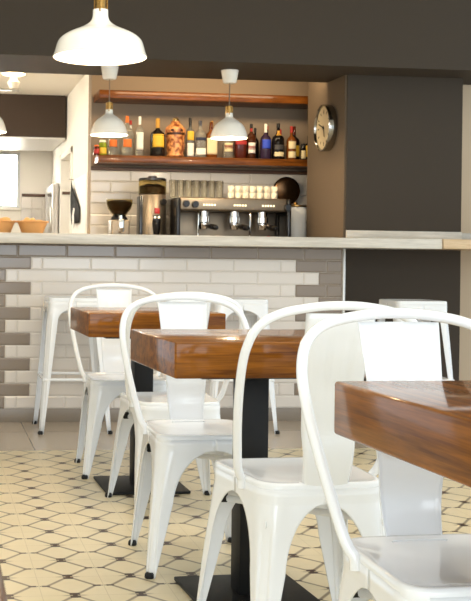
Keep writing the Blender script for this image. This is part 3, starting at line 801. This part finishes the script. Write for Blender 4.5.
# ------------------------------------------------------------------ bread baskets on the counter
def basket(x, y, label, n, seed):
    o = empty('bread_basket', (x, y, 1.1035)); tag(o, label, 'basket', 'bread baskets on the counter')
    prof = []
    mb = MB()
    prof = [(.058, 0), (.062, .004)]
    for i in range(1, 11):
        zz = .004+i*.0064; r = .062+.0026*i+.0014*(i % 2); prof.append((r, zz))
    prof += [(.096, .070), (.094, .076), (.088, .074)] + [(.062+.0026*i-.005, .004+i*.0064) for i in range(10, 0, -1)] + [(0, .008)]
    mb.lathe(prof, seg=40, caps=True); mb.build('wicker_bowl', M['wicker'], o, sharp=60)
    MB().tube([(.093*math.cos(a), .093*math.sin(a), .074+.002*math.sin(a*20)) for a in [2*PI*i/60 for i in range(61)]], .005, 8).build('rim', M['wicker'], o)
    rnd = random.Random(seed)
    for i in range(n):
        a = i*2*PI/n+rnd.random(); rr = .035+.012*rnd.random()
        ln = .042; ra = rnd.random()*PI
        mb = MB()
        mb.lathe([(0, -ln), (.012, -ln*.86), (.019, -ln*.5), (.021, 0), (.019, ln*.5), (.012, ln*.86), (0, ln)], (0, 0, 0), 14, mtx=Matrix.Rotation(ra, 4, 'Z') @ Matrix.Rotation(PI/2-.15, 4, 'Y'))
        b = mb.build('bread_roll', M['bread'], None, loc=(x+rr*math.cos(a), y+rr*math.sin(a), 1.1035+.066+.012*(i % 2)), sharp=60)
        tag(b, 'golden bread roll in the full basket beside the passage wall' if seed == 1 else 'golden bread roll in the basket at the left edge', 'bread roll', 'rolls in the passage basket' if seed == 1 else 'rolls in the edge basket')
basket(.566, 6.76, 'wicker basket heaped with bread rolls, in front of the kitchen tiles', 5, 1)
basket(.372, 6.78, 'wicker bread basket below the kitchen window, cut by the left edge of the photo', 4, 2)

# ------------------------------------------------------------------ passage things
o = empty('glass_cabinet', (XW-.0125, 10.64, 0)); tag(o, 'pale framed glass-door cabinet at the far end of the passage wall', 'cabinet')
MB().box((-.03, -.37, 0), (.0, .33, 1.645), .004).build('cabinet_body', M['hood'], o)
mb = MB()
for lo, hi in (((-.055, -.37, .1), (-.031, -.31, 1.635)), ((-.055, .27, .1), (-.031, .33, 1.635)), ((-.055, -.31, 1.57), (-.031, .27, 1.635)), ((-.055, -.31, .1), (-.031, .27, .16))): mb.box(lo, hi, .003)
fd = mb.build('door', M['hood'], o)
MB().box((-.046, -.31, .16), (-.040, .27, 1.57)).build('glass_pane', mat('tinted_glass', (150, 152, 146), .05, coat=.5), fd)
MB().box((-.075, -.35, 1.2), (-.055, -.335, 1.42), .004).build('handle', M['steel'], fd)
o = MB().box((XW-.006, 8.40, 1.12), (XW-.0005, 9.27, 1.60), .001).build('paper_sheet', M['paper']); tag(o, 'large white sheet fixed on the passage wall', 'sheet')
# black apron hanging from a hook
ap = empty('hanging_apron', (XW-.0085, 9.16, 1.60)); tag(ap, 'black apron hanging over the white sheet on the passage wall', 'apron')
rows = []
for i in range(14):
    v = i/13; zz = -.005-.36*v; ya = .03-.06*v; yb = -.02-.46*min(1, v*1.6)**.9
    rows.append([Vector((-.016-.008*math.sin(9*u+3*v)*min(1, v*3), ya+(yb-ya)*u, zz-.05*u*(1-v))) for u in [j/16 for j in range(17)]])
mb = MB(); mb.grid(rows); mb.build('cloth', M['cloth_black'], ap, sharp=70, solid=.004, offset=0)
MB().cyl((.0, 0, 0), (-.04, 0, .006), .005, 10).build('hook', M['steel'], ap)
mb = MB(); mb.tube(spline([(-.03, -.30, -.25), (-.034, -.27, -.30), (-.034, -.29, -.34), (-.03, -.25, -.40)], 5), .016, 8, flat=.4); mb.build('white_tie', M['paper'], ap)

# ------------------------------------------------------------------ light
w = bpy.data.worlds.new('World'); SC.world = w; w.use_nodes = True
bg = w.node_tree.nodes['Background']; bg.inputs['Color'].default_value = (.78, .90, 1, 1); bg.inputs['Strength'].default_value = 1.25
def area(name, loc_, tgt, sx, sy, e, col):
    l = bpy.data.lights.new(name, 'AREA'); l.shape = 'RECTANGLE'; l.size = sx; l.size_y = sy; l.energy = e; l.color = col
    o = bpy.data.objects.new(name, l); o.location = loc_
    o.rotation_euler = (Vector(tgt)-Vector(loc_)).to_track_quat('-Z', 'Y').to_euler(); link(o); return o
area('daylight_shopfront', (.9, -2.9, 1.75), (1.0, 3, .9), 4.5, 2.4, 118, (.86, .94, 1))
area('daylight_side_window', (-2.55, 2.6, 1.6), (1.0, 3.2, .6), 2.6, 1.7, 16, (.80, .91, 1))
area('niche_fill_light', (2.0, 7.37, 2.30), (2.0, 8.2, 1.98), 1.7, .12, 11, (1, .78, .50))  # unseen warm fill added behind the soffit to brighten the niche wall
area('dining_fill_light', (1.0, 3.2, 2.97), (1.0, 3.2, 0), 2.2, 2.2, 24, (1, .96, .90))  # added fill without a fixture, lifts chairs, tabletops and mid floor
area('kitchen_light', (-.35, 8.6, 2.34), (.3, 9.4, 1.0), .9, .9, 45, (1, .93, .82))
area('kitchen_window_light', ((WX0+WX1)/2, KY+.10, (WZ0+WZ1)/2), ((WX0+WX1)/2, 0, (WZ0+WZ1)/2), WX1-WX0, WZ1-WZ0, 42, (1, 1, 1))
area('store_light', (1.6, 9.7, 2.43), (1.6, 9.7, 0), .4, .8, 12, (1, .9, .75))

# ------------------------------------------------------------------ camera
psi = math.atan(137/1130)
cam = bpy.data.cameras.new('camera'); co = bpy.data.objects.new('camera', cam); COL.objects.link(co)
cam.sensor_width = 36; cam.sensor_fit = 'AUTO'; cam.lens = 1130/601*36
cam.shift_x = (235.5-74)/601; cam.shift_y = (257-300.5)/601
cam.clip_start = .05
cam.dof.use_dof = True; cam.dof.focus_distance = 2.6; cam.dof.aperture_fstop = 32
co.matrix_world = Matrix.Translation((0, 0, .97)) @ Matrix.Rotation(-psi, 4, 'Z') @ Matrix.Rotation(PI/2, 4, 'X') @ Matrix.Rotation(.013, 4, 'Z')
SC.camera = co
vs = SC.view_settings
SC.display_settings.display_device = 'sRGB'
vs.view_transform = 'Standard'; vs.look = 'None'; vs.gamma = 1; vs.exposure = .45; vs.use_curve_mapping = False
